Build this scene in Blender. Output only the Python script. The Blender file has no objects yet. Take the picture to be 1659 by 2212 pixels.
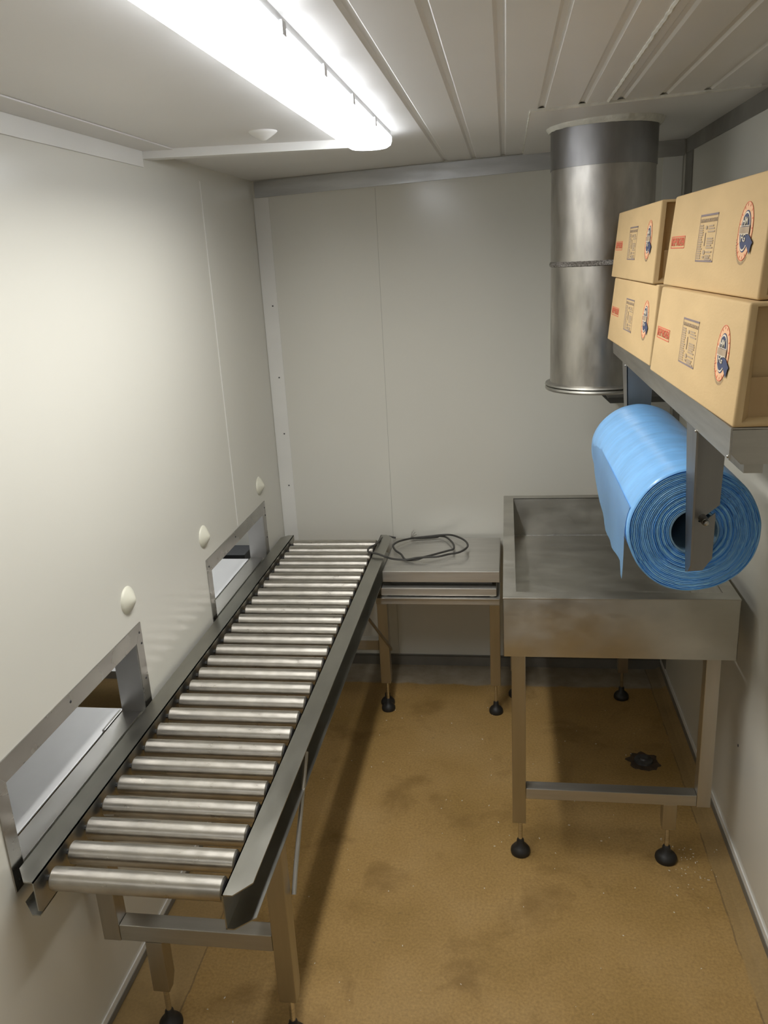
import bpy, bmesh, math, random
from mathutils import Vector, Matrix, noise
random.seed(7)
PI = math.pi
C = bpy.context.scene.collection
sc = bpy.context.scene

# ------------------------------------------------------------------ materials
def _nt(name):
    m = bpy.data.materials.new(name); m.use_nodes = True
    nt = m.node_tree; b = nt.nodes['Principled BSDF']
    return m, nt, b
def mat(name, col, rough=.5, metal=0., var=.06, scale=6., stretch=(1, 1, 1), rvar=.0, bump=0., bscale=60., spec=.5, det=5, coat=0., alpha_t=0.):
    m, nt, b = _nt(name); N = nt.nodes; L = nt.links
    tc = N.new('ShaderNodeTexCoord'); mp = N.new('ShaderNodeMapping'); mp.inputs['Scale'].default_value = stretch
    L.new(tc.outputs['Object'], mp.inputs[0])
    n = N.new('ShaderNodeTexNoise'); n.inputs['Scale'].default_value = scale; n.inputs['Detail'].default_value = det
    L.new(mp.outputs[0], n.inputs['Vector'])
    cr = N.new('ShaderNodeValToRGB')
    cr.color_ramp.elements[0].position = .3; cr.color_ramp.elements[1].position = .7
    cr.color_ramp.elements[0].color = [c*(1-var) for c in col]+[1]
    cr.color_ramp.elements[1].color = [min(1, c*(1+var)) for c in col]+[1]
    L.new(n.outputs[0], cr.inputs[0]); L.new(cr.outputs[0], b.inputs['Base Color'])
    b.inputs['Metallic'].default_value = metal; b.inputs['Roughness'].default_value = rough
    b.inputs['Specular IOR Level'].default_value = spec
    b.inputs['Coat Weight'].default_value = coat
    if rvar:
        n2 = N.new('ShaderNodeTexNoise'); n2.inputs['Scale'].default_value = scale*1.7; n2.inputs['Detail'].default_value = 6
        L.new(mp.outputs[0], n2.inputs['Vector'])
        mr = N.new('ShaderNodeMapRange'); mr.inputs[1].default_value = .3; mr.inputs[2].default_value = .7
        mr.inputs[3].default_value = rough-rvar; mr.inputs[4].default_value = rough+rvar
        L.new(n2.outputs[0], mr.inputs[0]); L.new(mr.outputs[0], b.inputs['Roughness'])
    if bump:
        n3 = N.new('ShaderNodeTexNoise'); n3.inputs['Scale'].default_value = bscale; n3.inputs['Detail'].default_value = 4
        L.new(mp.outputs[0], n3.inputs['Vector'])
        bp = N.new('ShaderNodeBump'); bp.inputs['Strength'].default_value = bump; bp.inputs['Distance'].default_value = .004
        L.new(n3.outputs[0], bp.inputs['Height']); L.new(bp.outputs[0], b.inputs['Normal'])
    return m

def floor_mat():
    m, nt, b = _nt('resin_floor'); N = nt.nodes; L = nt.links
    tc = N.new('ShaderNodeTexCoord'); P = tc.outputs['Object']
    def noise(sc_, det=6, rough=.55, dist=0.):
        n = N.new('ShaderNodeTexNoise'); n.inputs['Scale'].default_value = sc_; n.inputs['Detail'].default_value = det
        n.inputs['Roughness'].default_value = rough; n.inputs['Distortion'].default_value = dist
        L.new(P, n.inputs['Vector']); return n.outputs[0]
    def ramp(inp, stops):
        r = N.new('ShaderNodeValToRGB'); e = r.color_ramp.elements
        while len(e) < len(stops): e.new(.5)
        for q, (p, c) in zip(e, stops): q.position = p; q.color = (*c, 1)
        L.new(inp, r.inputs[0]); return r.outputs[0]
    def mix(a, b_, fac, mode='MIX'):
        x = N.new('ShaderNodeMix'); x.data_type = 'RGBA'; x.blend_type = mode
        L.new(a, x.inputs[6]) if not isinstance(a, tuple) else setattr(x.inputs[6], 'default_value', (*a, 1))
        L.new(b_, x.inputs[7]) if not isinstance(b_, tuple) else setattr(x.inputs[7], 'default_value', (*b_, 1))
        L.new(fac, x.inputs[0]) if not isinstance(fac, float) else setattr(x.inputs[0], 'default_value', fac)
        return x.outputs[2]
    def math_(op, a, b_=None, c=None):
        x = N.new('ShaderNodeMath'); x.operation = op; x.use_clamp = False
        for i, v in enumerate((a, b_, c)):
            if v is None: continue
            if isinstance(v, (int, float)): x.inputs[i].default_value = v
            else: L.new(v, x.inputs[i])
        return x.outputs[0]
    base = ramp(noise(2.6), [(.3, (.305, .188, .056)), (.5, (.37, .232, .080)), (.72, (.42, .275, .110))])
    fine = ramp(noise(140, 3), [(.3, (.82, .82, .82)), (.7, (1.14, 1.14, 1.14))])
    c = mix(base, fine, 1.0, 'MULTIPLY')
    # dark blotchy stains
    st = ramp(noise(4.3, 8, .62, .3), [(.54, (0, 0, 0)), (.66, (1, 1, 1))])
    c = mix(c, (.19, .11, .03), math_('MULTIPLY', st, .6))
    sp = ramp(noise(38, 5, .6), [(.66, (0, 0, 0)), (.72, (1, 1, 1))])
    c = mix(c, (.13, .085, .04), math_('MULTIPLY', sp, .35))
    sx = N.new('ShaderNodeSeparateXYZ'); L.new(P, sx.inputs[0])
    nz = noise(9, 6, .6)
    wob = math_('MULTIPLY', math_('SUBTRACT', nz, .5), .06)
    # bare concrete kerb along the back wall
    yy = math_('ADD', sx.outputs[1], wob)
    k = N.new('ShaderNodeMapRange'); k.inputs[1].default_value = 3.015; k.inputs[2].default_value = 3.03; L.new(yy, k.inputs[0])
    conc = ramp(noise(12, 7), [(.3, (.23, .19, .13)), (.7, (.36, .31, .235))])
    c = mix(c, conc, k.outputs[0])
    # greyer repaired strips along the side walls with a fine line
    for x0, sgn in ((.565, 1), (-.79, -1)):
        xx = math_('ADD', sx.outputs[0], math_('MULTIPLY', wob, .25))
        d = math_('MULTIPLY', math_('SUBTRACT', xx, x0), float(sgn))
        k = N.new('ShaderNodeMapRange'); k.inputs[1].default_value = 0; k.inputs[2].default_value = .004; k.inputs[4].default_value = .45; L.new(d, k.inputs[0])
        c = mix(c, (.32, .23, .115), k.outputs[0])
        ln = math_('LESS_THAN', math_('ABSOLUTE', d), .0022)
        crackn = ramp(noise(7, 3), [(.42, (0, 0, 0)), (.5, (1, 1, 1))])
        c = mix(c, (.13, .09, .05), math_('MULTIPLY', math_('MULTIPLY', ln, crackn), .6))
    L.new(c, b.inputs['Base Color'])
    r = N.new('ShaderNodeMapRange'); r.inputs[1].default_value = .3; r.inputs[2].default_value = .7; r.inputs[3].default_value = .5; r.inputs[4].default_value = .68
    L.new(noise(5), r.inputs[0]); L.new(r.outputs[0], b.inputs['Roughness'])
    b.inputs['Specular IOR Level'].default_value = .35
    bp = N.new('ShaderNodeBump'); bp.inputs['Strength'].default_value = .35; bp.inputs['Distance'].default_value = .002
    L.new(noise(120, 4), bp.inputs['Height']); L.new(bp.outputs[0], b.inputs['Normal'])
    return m

def steel(name, col, rough, stretch, var=.12, scale=5., rvar=.06, bump=.04, aniso=0., tan=None):
    m = mat(name, col, rough, 1., var, scale, stretch, rvar, bump, 40)
    if tan:
        nt = m.node_tree; b = nt.nodes['Principled BSDF']
        b.inputs['Anisotropic'].default_value = aniso
        c = nt.nodes.new('ShaderNodeCombineXYZ')
        for k in range(3): c.inputs[k].default_value = tan[k]
        nt.links.new(c.outputs[0], b.inputs['Tangent'])
    return m
M = {}
M['wall'] = mat('wall_panel_paint', (.70, .69, .625), .21, 0, .02, 1.2, bump=.0, bscale=3, spec=.5)
M['rear_dark_panel'] = mat('dark_reflection_panel', (.10, .10, .095), .5)  # dark colour for the added panel that metal reflects
M['seam'] = mat('panel_joint', (.36, .355, .31), .5)
M['ceil'] = mat('ceiling_panel_paint', (.76, .75, .725), .40, 0, .03, 2.)
M['trimw'] = mat('white_trim', (.78, .775, .74), .35, 0, .03, 5)
M['trimg'] = mat('galvanised_trim', (.24, .23, .205), .5, .4, .12, 8, rvar=.05)
M['band'] = steel('band_steel', (.50, .50, .49), .38, (1, 6, 6))
M['steelX'] = steel('brushed_steel_x', (.50, .485, .445), .38, (1, 14, 14), .06, rvar=.03, bump=.02, aniso=.75, tan=(0, 1, 1))
M['steelY'] = steel('brushed_steel_y', (.48, .465, .43), .38, (14, 1, 14), aniso=.7, tan=(1, 0, 1))
M['steelZ'] = steel('brushed_steel_z', (.47, .455, .42), .38, (9, 9, 1), .05, rvar=.03, bump=.0, aniso=.7, tan=(1, 1, 0))
M['sink'] = steel('sink_steel', (.50, .485, .44), .37, (1.2, 2.2, 2.2), .12, 5, .08, .0, .6, (0, 1, 1))
M['bracketm'] = steel('bracket_steel', (.30, .295, .285), .42, (9, 9, 1), .05, rvar=.03, bump=.0)
M['ductf'] = steel('flange_steel', (.42, .41, .37), .5, (5, 5, 5), .12, 5, .05, .0)
M['shine'] = mat('polished_weld', (.9, .9, .88), .2, .8, .3, 60)
M['rail'] = steel('rail_steel', (.39, .385, .35), .36, (3, 1., 3), .10, 5, .06, .0, .5, (1, 0, 1))
M['roller'] = steel('roller_steel', (.53, .505, .46), .34, (1.4, 2.2, 2.2), .13, 16, .07, .0, .6, (1, 0, 0))
M['rollerend'] = mat('roller_end_cap', (.035, .035, .035), .6, 0, .1)
M['frame'] = steel('hatch_frame_steel', (.42, .41, .395), .28, (3, 1.5, 3), .08, 3, .05, .0)
M['sill'] = steel('hatch_sill_steel', (.54, .53, .51), .33, (3, 1.5, 3), .06, 3, .04, .0)
M['duct'] = steel('duct_steel', (.44, .42, .385), .38, (3.5, 3.5, 1.2), .2, 6, .10, .03)
M['ductd'] = steel('duct_dark_steel', (.30, .295, .295), .42, (4, 4, 1.2), .12, 5, .05, .0)
M['weld'] = steel('weld_bead', (.28, .26, .24), .38, (30, 30, 30), .6, 8, .12, .6)
M['black'] = mat('black_rubber', (.018, .017, .016), .5, 0, .2, 20)
M['cable'] = mat('grey_cable_sheath', (.055, .053, .048), .5, 0, .15, 20)
M['copper'] = mat('bare_wire', (.35, .33, .30), .4, .3, .1, 20)
M['stem'] = steel('stem_steel', (.62, .6, .56), .2, (1, 1, 40), .2, 10, .05)
M['cap'] = mat('cream_plastic', (.70, .69, .58), .38, 0, .02)
M['foam'] = mat('foam_sealant', (.66, .65, .58), .8, 0, .12, 30, bump=.6, bscale=70)
M['card'] = mat('cardboard', (.60, .43, .225), .78, 0, .05, 7, (1, 1, 3), bump=.08, bscale=90, spec=.2)
M['cardin'] = mat('cardboard_inner', (.50, .345, .18), .82, 0, .06, 9, spec=.2)
M['inkb'] = mat('blue_ink', (.05, .062, .125), .7, 0, .12, 30)
M['inkn'] = mat('faded_navy_ink', (.24, .19, .19), .7, 0, .12, 30)
M['inkg'] = mat('faded_ink', (.40, .30, .20), .75, 0, .1, 40)
M['inkr'] = mat('red_ink', (.68, .13, .07), .7, 0, .1, 40)
M['inko'] = mat('orange_ink', (.76, .45, .25), .75, 0, .05, 40)
M['inkw'] = mat('pale_ink', (.74, .66, .52), .75, 0, .04, 40)
M['film'] = mat('blue_film', (.18, .42, .75), .29, 0, .10, 5, (2, 5, 2), bump=.7, bscale=5, spec=.45, coat=.1)
M['filmflap'] = mat('blue_film_loose', (.28, .50, .74), .34, 0, .08, 6, bump=.4, bscale=16, spec=.5)
M['core'] = mat('card_core', (.20, .34, .46), .8, 0, .05)
M['ntable'] = mat('next_room_table', (.62, .62, .62), .42, .35, .05, 4)
M['nfloor'] = mat('next_room_floor', (.23, .13, .06), .55, 0, .35, 5, bump=.2, bscale=40)
M['dark'] = mat('dark_plastic', (.03, .032, .035), .5, 0, .1)
M['steel_shade'] = steel('shaded_steel', (.13, .13, .125), .5, (1, 9, 9), .1, 4, .04)  # shade of gaps and the corner shelf put into the steel colour
M['drain'] = mat('drain_metal', (.10, .10, .105), .45, .7, .35, 30, bump=.3)
M['pit'] = mat('chipped_concrete', (.06, .04, .025), .9, 0, .4, 30, bump=.5)
M['chip'] = mat('white_flecks', (.75, .72, .64), .6, 0, .05)
M['floor'] = floor_mat()
def end_layers():
    m, nt, b = _nt('roll_end_layers'); N = nt.nodes; L = nt.links
    tc = N.new('ShaderNodeTexCoord'); sx = N.new('ShaderNodeSeparateXYZ'); L.new(tc.outputs['Object'], sx.inputs[0])
    cm = N.new('ShaderNodeCombineXYZ'); L.new(sx.outputs[0], cm.inputs[0]); L.new(sx.outputs[2], cm.inputs[2])
    ln = N.new('ShaderNodeVectorMath'); ln.operation = 'LENGTH'; L.new(cm.outputs[0], ln.inputs[0])
    nn = N.new('ShaderNodeTexNoise'); nn.inputs['Scale'].default_value = 22; nn.inputs['Detail'].default_value = 3; L.new(tc.outputs['Object'], nn.inputs['Vector'])
    a = N.new('ShaderNodeMath'); a.operation = 'MULTIPLY_ADD'; L.new(nn.outputs[0], a.inputs[0]); a.inputs[1].default_value = .012; L.new(ln.outputs['Value'], a.inputs[2])
    n1 = N.new('ShaderNodeTexNoise'); n1.noise_dimensions = '1D'; n1.inputs['Scale'].default_value = 230; n1.inputs['Detail'].default_value = 3; L.new(a.outputs[0], n1.inputs['W'])
    r = N.new('ShaderNodeValToRGB'); e = r.color_ramp.elements; e[0].position = .34; e[0].color = (.14, .42, .86, 1); e[1].position = .72; e[1].color = (.50, .82, 1.0, 1)
    L.new(n1.outputs[0], r.inputs[0]); L.new(r.outputs[0], b.inputs['Base Color'])
    b.inputs['Roughness'].default_value = .22
    bp = N.new('ShaderNodeBump'); bp.inputs['Strength'].default_value = .7; bp.inputs['Distance'].default_value = .004
    L.new(n1.outputs[0], bp.inputs['Height']); L.new(bp.outputs[0], b.inputs['Normal'])
    return m
M['layers'] = end_layers()
def lampmat(name, col, s):
    m, nt, b = _nt(name)
    b.inputs['Emission Color'].default_value = (*col, 1); b.inputs['Emission Strength'].default_value = s
    b.inputs['Base Color'].default_value = (.8, .8, .8, 1)
    return m
LAMP = 8.5
M['lens'] = lampmat('lamp_lens', (.92, .95, 1.0), LAMP)
M['lens2'] = lampmat('added_next_room_lens', (.95, .97, 1.0), 42.)  # glow of the added, unseen next-room lamp
M['housing'] = mat('lamp_housing', (.6, .6, .6), .5)

# ------------------------------------------------------------------ geometry helpers
def bx(bm, x0, x1, y0, y1, z0, z1, bev=0.):
    t = bmesh.new(); bmesh.ops.create_cube(t, size=1)
    for v in t.verts:
        v.co = Vector(((x0+x1)/2+v.co.x*(x1-x0), (y0+y1)/2+v.co.y*(y1-y0), (z0+z1)/2+v.co.z*(z1-z0)))
    if bev: bmesh.ops.bevel(t, geom=t.edges[:], offset=bev, segments=2, affect='EDGES', profile=.6)
    merge(bm, t)
def merge(bm, t):
    me = bpy.data.meshes.new('_t'); t.to_mesh(me); t.free(); bm.from_mesh(me); bpy.data.meshes.remove(me)
def prism(bm, pts, axis, a, b, bev=0.):
    """extrude a closed 2-D outline along an axis: axis 'x' -> pts are (y,z); 'y' -> (x,z); 'z' -> (x,y)"""
    t = bmesh.new()
    def P(p, s): return {'x': (s, p[0], p[1]), 'y': (p[0], s, p[1]), 'z': (p[0], p[1], s)}[axis]
    A = [t.verts.new(P(p, a)) for p in pts]; B = [t.verts.new(P(p, b)) for p in pts]
    n = len(pts)
    for i in range(n): t.faces.new((A[i], A[(i+1) % n], B[(i+1) % n], B[i]))
    t.faces.new(A); t.faces.new(B)
    bmesh.ops.recalc_face_normals(t, faces=t.faces[:])
    if bev: bmesh.ops.bevel(t, geom=t.edges[:], offset=bev, segments=2, affect='EDGES', profile=.6)
    merge(bm, t)
def lathe(bm, prof, cx, cy, cz, axis='z', n=32, caps=True, jit=None):
    """prof: list of (radius, height along the axis)"""
    t = bmesh.new(); rings = []
    for r, h in prof:
        ring = []
        for i in range(n):
            a = 2*PI*i/n; rr = r*(1+(jit(a, h) if jit else 0))
            u, v = rr*math.cos(a), rr*math.sin(a)
            co = {'z': (u, v, h), 'y': (u, h, v), 'x': (h, u, v)}[axis]
            ring.append(t.verts.new((co[0]+cx, co[1]+cy, co[2]+cz)))
        rings.append(ring)
    for A, B in zip(rings, rings[1:]):
        for i in range(n): t.faces.new((A[i], A[(i+1) % n], B[(i+1) % n], B[i]))
    if caps:
        if prof[0][0] > 1e-5: t.faces.new(rings[0])
        if prof[-1][0] > 1e-5: t.faces.new(rings[-1])
    bmesh.ops.remove_doubles(t, verts=t.verts[:], dist=1e-6)
    bmesh.ops.recalc_face_normals(t, faces=t.faces[:])
    merge(bm, t)
def tube(bm, pts, r, n=10, closed=False, square=False):
    t = bmesh.new(); rings = []; pts = [Vector(p) for p in pts]
    up = Vector((0, 0, 1))
    for i, p in enumerate(pts):
        d = (pts[min(i+1, len(pts)-1)]-pts[max(i-1, 0)]).normalized()
        s = d.cross(up)
        if s.length < 1e-3: s = d.cross(Vector((1, 0, 0)))
        s.normalize(); u = s.cross(d).normalized()
        rings.append([t.verts.new(p+(s*math.cos(2*PI*(k+.5)/n)+u*math.sin(2*PI*(k+.5)/n))*r) for k in range(n)])
    for A, B in zip(rings, rings[1:]):
        for k in range(n): t.faces.new((A[k], A[(k+1) % n], B[(k+1) % n], B[k]))
    t.faces.new(rings[0]); t.faces.new(rings[-1])
    bmesh.ops.recalc_face_normals(t, faces=t.faces[:]); merge(bm, t)
def catmull(P, k=8):
    P = [Vector(p) for p in P]; o = []
    for i in range(len(P)-1):
        a, b, c, d = P[max(i-1, 0)], P[i], P[i+1], P[min(i+2, len(P)-1)]
        for j in range(k):
            s = j/k
            o.append(.5*((2*b)+(c-a)*s+(2*a-5*b+4*c-d)*s*s+(3*b-a-3*c+d)*s**3))
    o.append(P[-1]); return o
def obj(name, bm, m, parent=None, smooth=False, auto=None):
    me = bpy.data.meshes.new(name); bm.to_mesh(me); bm.free()
    if isinstance(m, (list, tuple)):
        for q in m: me.materials.append(M[q])
    else: me.materials.append(M[m])
    o = bpy.data.objects.new(name, me); C.objects.link(o)
    if smooth:
        for p in me.polygons: p.use_smooth = True
        me.set_sharp_from_angle(angle=math.radians(auto or 35))
    if parent: o.parent = parent
    return o
def setorigin(o, loc):
    """move a root mesh's origin without moving its geometry"""
    loc = Vector(loc); o.data.transform(Matrix.Translation(-loc)); o.location = loc
def thing(name, label, cat, loc=(0, 0, 0), group=None, kind=None):
    o = bpy.data.objects.new(name, None); C.objects.link(o); o.location = loc; o.empty_display_size = .05
    if label: o['label'] = label; o['category'] = cat
    if group: o['group'] = group
    if kind: o['kind'] = kind
    return o
def tag(o, label, cat, group=None, kind=None):
    o['label'] = label; o['category'] = cat
    if group: o['group'] = group
    if kind: o['kind'] = kind
    return o
def part(name, bm, m, root, smooth=False, auto=None, sub=None):
    """mesh written in world coordinates, parented under root (root carries only a translation)"""
    me_parent = sub or root
    base = Vector(root.location)
    bm.transform(Matrix.Translation(-base))
    return obj(name, bm, m, me_parent, smooth, auto)
def struct(name, bm, m, parent=None):
    o = obj(name, bm, m, parent)
    if parent is None: o['kind'] = 'structure'
    return o
B = bmesh.new

# ------------------------------------------------------------------ room dimensions (metres, camera above the origin)
XL, XR, YB, YF = -.945, .627, 3.197, -1.9
def zc(x): return 2.033+.025*x
WT = .062                                    # panel wall thickness
XN = XL-WT                                   # far face of the left wall
H1 = (1.198, 1.776, .60, .795)               # near hatch opening y0 y1 z0 z1
H2 = (2.335, 2.922, .60, .778)               # far hatch opening

b = B(); bx(b, -3.3, 1.0, YF-.1, 5.6, -.06, 0); fl = struct('floor', b, 'floor')
# ceiling with pressed grooves
b = B()
xs = [(-3.3, 0.)]
for gx in (-.205, -.103, 0., .096, .194, .286, .385, .485):
    xs += [(gx-.016, 0.), (gx-.010, .005), (gx-.001, .005), (gx+.0035, 0.)]
xs += [(1.0, 0.)]
lo = [(x, zc(x)+dz) for x, dz in xs]
prism(b, lo+[(1.0, 2.2), (-3.3, 2.2)], 'y', YF-.1, 5.6)
struct('ceiling', b, 'ceil')
def wall_with_holes(bm, x0, x1, y0, y1, z0, z1, holes):
    ys = sorted({y0, y1, *[h[0] for h in holes], *[h[1] for h in holes]})
    for a, c in zip(ys, ys[1:]):
        h = [q for q in holes if q[0] <= a and q[1] >= c]
        if not h: bx(bm, x0, x1, a, c, z0, z1)
        else:
            bx(bm, x0, x1, a, c, z0, h[0][2]); bx(bm, x0, x1, a, c, h[0][3], z1)
b = B(); wall_with_holes(b, XN, XL, YF, YB, .012, 2.03, [(h[0], h[1], .578, h[3]) for h in (H1, H2)]); struct('wall_left', b, 'wall')
b = B(); bx(b, -3.3, XR+.1, YB, YB+.1, .012, 2.05); struct('wall_back', b, 'wall')
b = B(); bx(b, XR, XR+.1, YF, YB, .012, 2.06); struct('wall_right', b, 'wall')
b = B(); bx(b, -3.3, XR+.1, YF-.1, YF, 0, 2.06); struct('wall_front', b, 'wall')
b = B(); bx(b, -3.3, -3.2, YF, YB, 0, 2.06); struct('wall_far_left', b, 'wall')

b = B(); bx(b, -.9, .6, YF+.001, YF+.05, 0, 2.0); struct('rear_dark_panel_1', b, 'rear_dark_panel')  # unseen panel added behind the viewpoint to keep steel reflections dark
# joints and trims --------------------------------------------------
tn = [0]
def trim(bm, m):
    tn[0] += 1; return struct('trim_%d' % tn[0], bm, m)
b = B(); bx(b, XL, XL+.0012, 2.628, 2.633, .83, 1.965); bx(b, XL, XL+.0012, 2.628, 2.633, .05, .56); trim(b, 'trimw')                      # left wall panel joint
b = B(); bx(b, -.4767, -.4755, YB-.0006, YB, .05, 1.955); trim(b, 'seam')                       # back wall panel joint
b = B(); bx(b, XL, XL+.004, YF, 2.21, 1.966, 2.006, .001); trim(b, 'trimw')                     # white cornice on left wall
b = B(); prism(b, [(XL+.004, zc(XL)-.0005), (-.868, zc(-.868)-.0005), (-.868, zc(-.868)-.0035), (XL+.004, zc(XL)-.0035)], 'y', YF, 2.33); trim(b, 'ceil')
b = B(); t_ = bmesh.new()
V = []
for x, y in ((XL, 2.215), (-.41, 2.417), (-.41, 2.457), (XL, 2.255)):
    V.append([t_.verts.new((x, y, zc(x)-.022)), t_.verts.new((x, y, zc(x)+.002))])
for k in range(4): t_.faces.new((V[k][0], V[(k+1) % 4][0], V[(k+1) % 4][1], V[k][1]))
t_.faces.new([v[0] for v in V]); t_.faces.new([v[1] for v in V]); bmesh.ops.recalc_face_normals(t_, faces=t_.faces[:]); merge(b, t_)
trim(b, 'trimw')
# steel band at the top of the back wall (rises to the right)
b = B(); prism(b, [(XL+.01, 1.949), (.155, 1.977), (.618, 1.992), (.618, 2.046), (XL+.01, 2.006)], 'y', YB-.006, YB); trim(b, 'band')
b = B(); bx(b, XL+.002, -.884, YB-.003, YB, .06, 1.948, .0005); trim(b, 'trimw')                # white corner strip left
b = B(); bx(b, .548, .614, YB-.003, YB, .06, 1.990, .0005); trim(b, 'trimw')                     # white corner strip right
b = B(); bx(b, XR-.003, XR, 3.085, YB, .05, 2.03); trim(b, 'trimg')                              # corner angle on right wall
b = B(); bx(b, XR-.004, XR, YF, YB, 1.998, 2.05); trim(b, 'trimg')                               # top angle on right wall
b = B(); prism(b, [(.064, zc(.064)-.004), (XR, zc(XR)-.004), (XR, zc(XR)), (.064, zc(.064))], 'y', 2.255, YB); trim(b, 'ceil')   # ceiling patch sheet
def ragged(bm, p0, p1, r, n=60, amp=.35):
    pts = []
    for i in range(n+1):
        t_ = i/n; p = Vector(p0).lerp(Vector(p1), t_)
        p += Vector((noise.noise(p*60)*.0022, noise.noise(p*50+Vector((3, 1, 2)))*.0022, 0)); pts.append(p)
    tube(bm, pts, r, 6)
b = B(); ragged(b, (.064, 2.252, zc(.064)-.002), (.60, 2.24, zc(.6)-.002), .0045); trim(b, 'foam')
b = B(); ragged(b, (.063, 2.25, zc(.063)-.002), (.063, 3.17, zc(.063)-.002), .0025); trim(b, 'foam')
b = B(); ragged(b, (.252, .3, zc(.252)), (.250, 2.24, zc(.25)), .0042, 200); trim(b, 'foam')
# base channels -----------------------------------------------------
b = B(); bx(b, XL-.01, XR, YB-.012, YB-.010, 0, .046); bx(b, XL, XR, YB-.012, YB, .044, .047); struct('baseboard_back', b, 'trimg')
b = B(); bx(b, XL, XL+.004, YF, YB, .022, .040, .0008); struct('baseboard_left', b, 'trimw')
b = B(); bx(b, XL, XL+.006, YF, YB, .004, .022); trim(b, 'trimg')
b = B(); bx(b, XR-.004, XR, YF, YB, .036, .056, .0008); struct('baseboard_right', b, 'trimw')
b = B(); bx(b, XR-.006, XR, YF, YB, .014, .036); trim(b, 'trimg')
b = B(); prism(b, [(XR-.034, .0), (XR, .0), (XR, .020), (XR-.008, .013), (XR-.020, .004)], 'y', YF, YB); trim(b, 'floor')

# ------------------------------------------------------------------ hatches in the left wall
def hatch(n, H, fw):
    y0, y1, z0, z1 = H
    r = thing('window_%d' % n, None, None, (XL, y0, z0), kind='structure')
    x0, x1 = XL, XL+.003
    yo0, yo1, zt_, zb_ = y0-fw, y1+fw, z1+.046, z0-.028
    yb0, yb1 = yo0, yo1
    for nm, pts in (('window_frame', [(yo0, zt_), (yo1, zt_), (y1, z1), (y0, z1)]),
                    ('window_frame', [(yo0, zt_), (y0, z1), (y0, z0), (yb0, zb_)]),
                    ('window_frame', [(yo1, zt_), (yb1, zb_), (y1, z0), (y1, z1)]),
                    ('window_frame', [(yb0, zb_), (y0, z0), (y1, z0), (yb1, zb_)])):
        q = B(); prism(q, pts, 'x', x0, x1, .0006); part(nm, q, 'frame', r)
    q = B()
    bx(q, XN-.004, XL+.001, y0, y0+.002, z0, z1); part('window_jamb', q, 'sill', r)
    q = B(); bx(q, XN-.004, XL+.001, y1-.002, y1, z0, z1); part('window_jamb', q, 'sill', r)
    q = B(); bx(q, XN-.004, XL+.001, y0, y1, z1-.002, z1); part('window_head', q, 'frame', r)
    q = B(); bx(q, XN-.002, XL-.0125, y0+.002, y1-.002, z0-.0015, z0+.001, .0005); part('window_sill', q, 'sill', r)
    if n == 1:
        q = B(); bx(q, XN-.012, XN-.004, y1-.10, y1-.002, z0-.002, z0+.004, .001); part('window_catch', q, 'frame', r)
    for (sy, sz) in ((yo1-.014, z1+.022), (yo1-.010, z1-.01), (yo1-.015, (z0+z1)/2-.01), (y0+.25, z1+.026), (y0-.02, z1+.02), (yb0+.016, zb_+.02), (yb0+.03, z0-.02)):
        q = B(); lathe(q, [(.0032, 0), (.0032, .001), (.0015, .002)], XL+.003, sy, sz, 'x', 10); part('screw', q, 'drain', r, True)
    return r
hatch(1, H1, .036)
hatch(2, H2, .036)

# ------------------------------------------------------------------ next room seen through the hatches
def nroom_table(y0, y1, label):
    t = thing('steel_table', label, 'table', (-1.4, (y0+y1)/2, 0))
    q = B(); bx(q, -1.95, XN-.016, y0, y1, .5885, .592, .0008); bx(q, -1.93, XN-.07, y0+.02, y1-.02, .556, .5885); part('tabletop', q, 'ntable', t)
    for lx in (-1.9, -1.09):
        for ly in (y0+.05, y1-.05):
            q = B(); bx(q, lx-.02, lx+.02, ly-.02, ly+.02, .0, .556); part('leg', q, 'steelZ', t)
    return t
nroom_table(.55, 1.80, 'plain grey steel table top seen through the near wall hatch')
nroom_table(2.0, 2.93, 'brightly lit white steel table top seen through the far wall hatch')
b = B(); bx(b, -1.82, -1.62, 3.00, 3.16, .0, .52, .003)
tag(obj('crate', b, 'card'), 'tan box standing past the lit table behind the far hatch', 'box')
t = thing('machine_base', 'dark machine base with a black foot behind the far hatch', 'machine', (-1.35, 3.08, 0))
q = B(); bx(q, -2.2, -1.07, 3.02, 3.14, .535, .575, .003); part('beam', q, 'dark', t)
q = B(); bx(q, -1.60, -1.55, 3.02, 3.1, .0, .535); part('leg', q, 'dark', t)
q = B(); bx(q, -1.50, -1.46, 3.03, 3.1, .0, .64, .002); part('post', q, 'dark', t)
q = B(); lathe(q, [(.055, 0), (.06, .02), (.05, .035), (.05, .5), (.035, .535)], -1.34, 3.08, 0, 'z', 20); part('foot', q, 'dark', t, True)
# invented lamp out of view, added to light the table behind the far hatch
t = thing('ceiling_light', 'added unseen light of the room beyond the hatches', 'light', (-1.28, 2.8, 2.0))
q = B(); bx(q, -1.35, -1.21, 2.5, 3.15, 1.93, 1.98, .01); part('housing', q, 'housing', t)
q = B(); bx(q, -1.34, -1.22, 2.52, 3.13, 1.915, 1.931, .004); part('diffuser', q, 'lens2', t)
t['label'] = 'added unseen light over the table in the room past the hatches'

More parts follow.
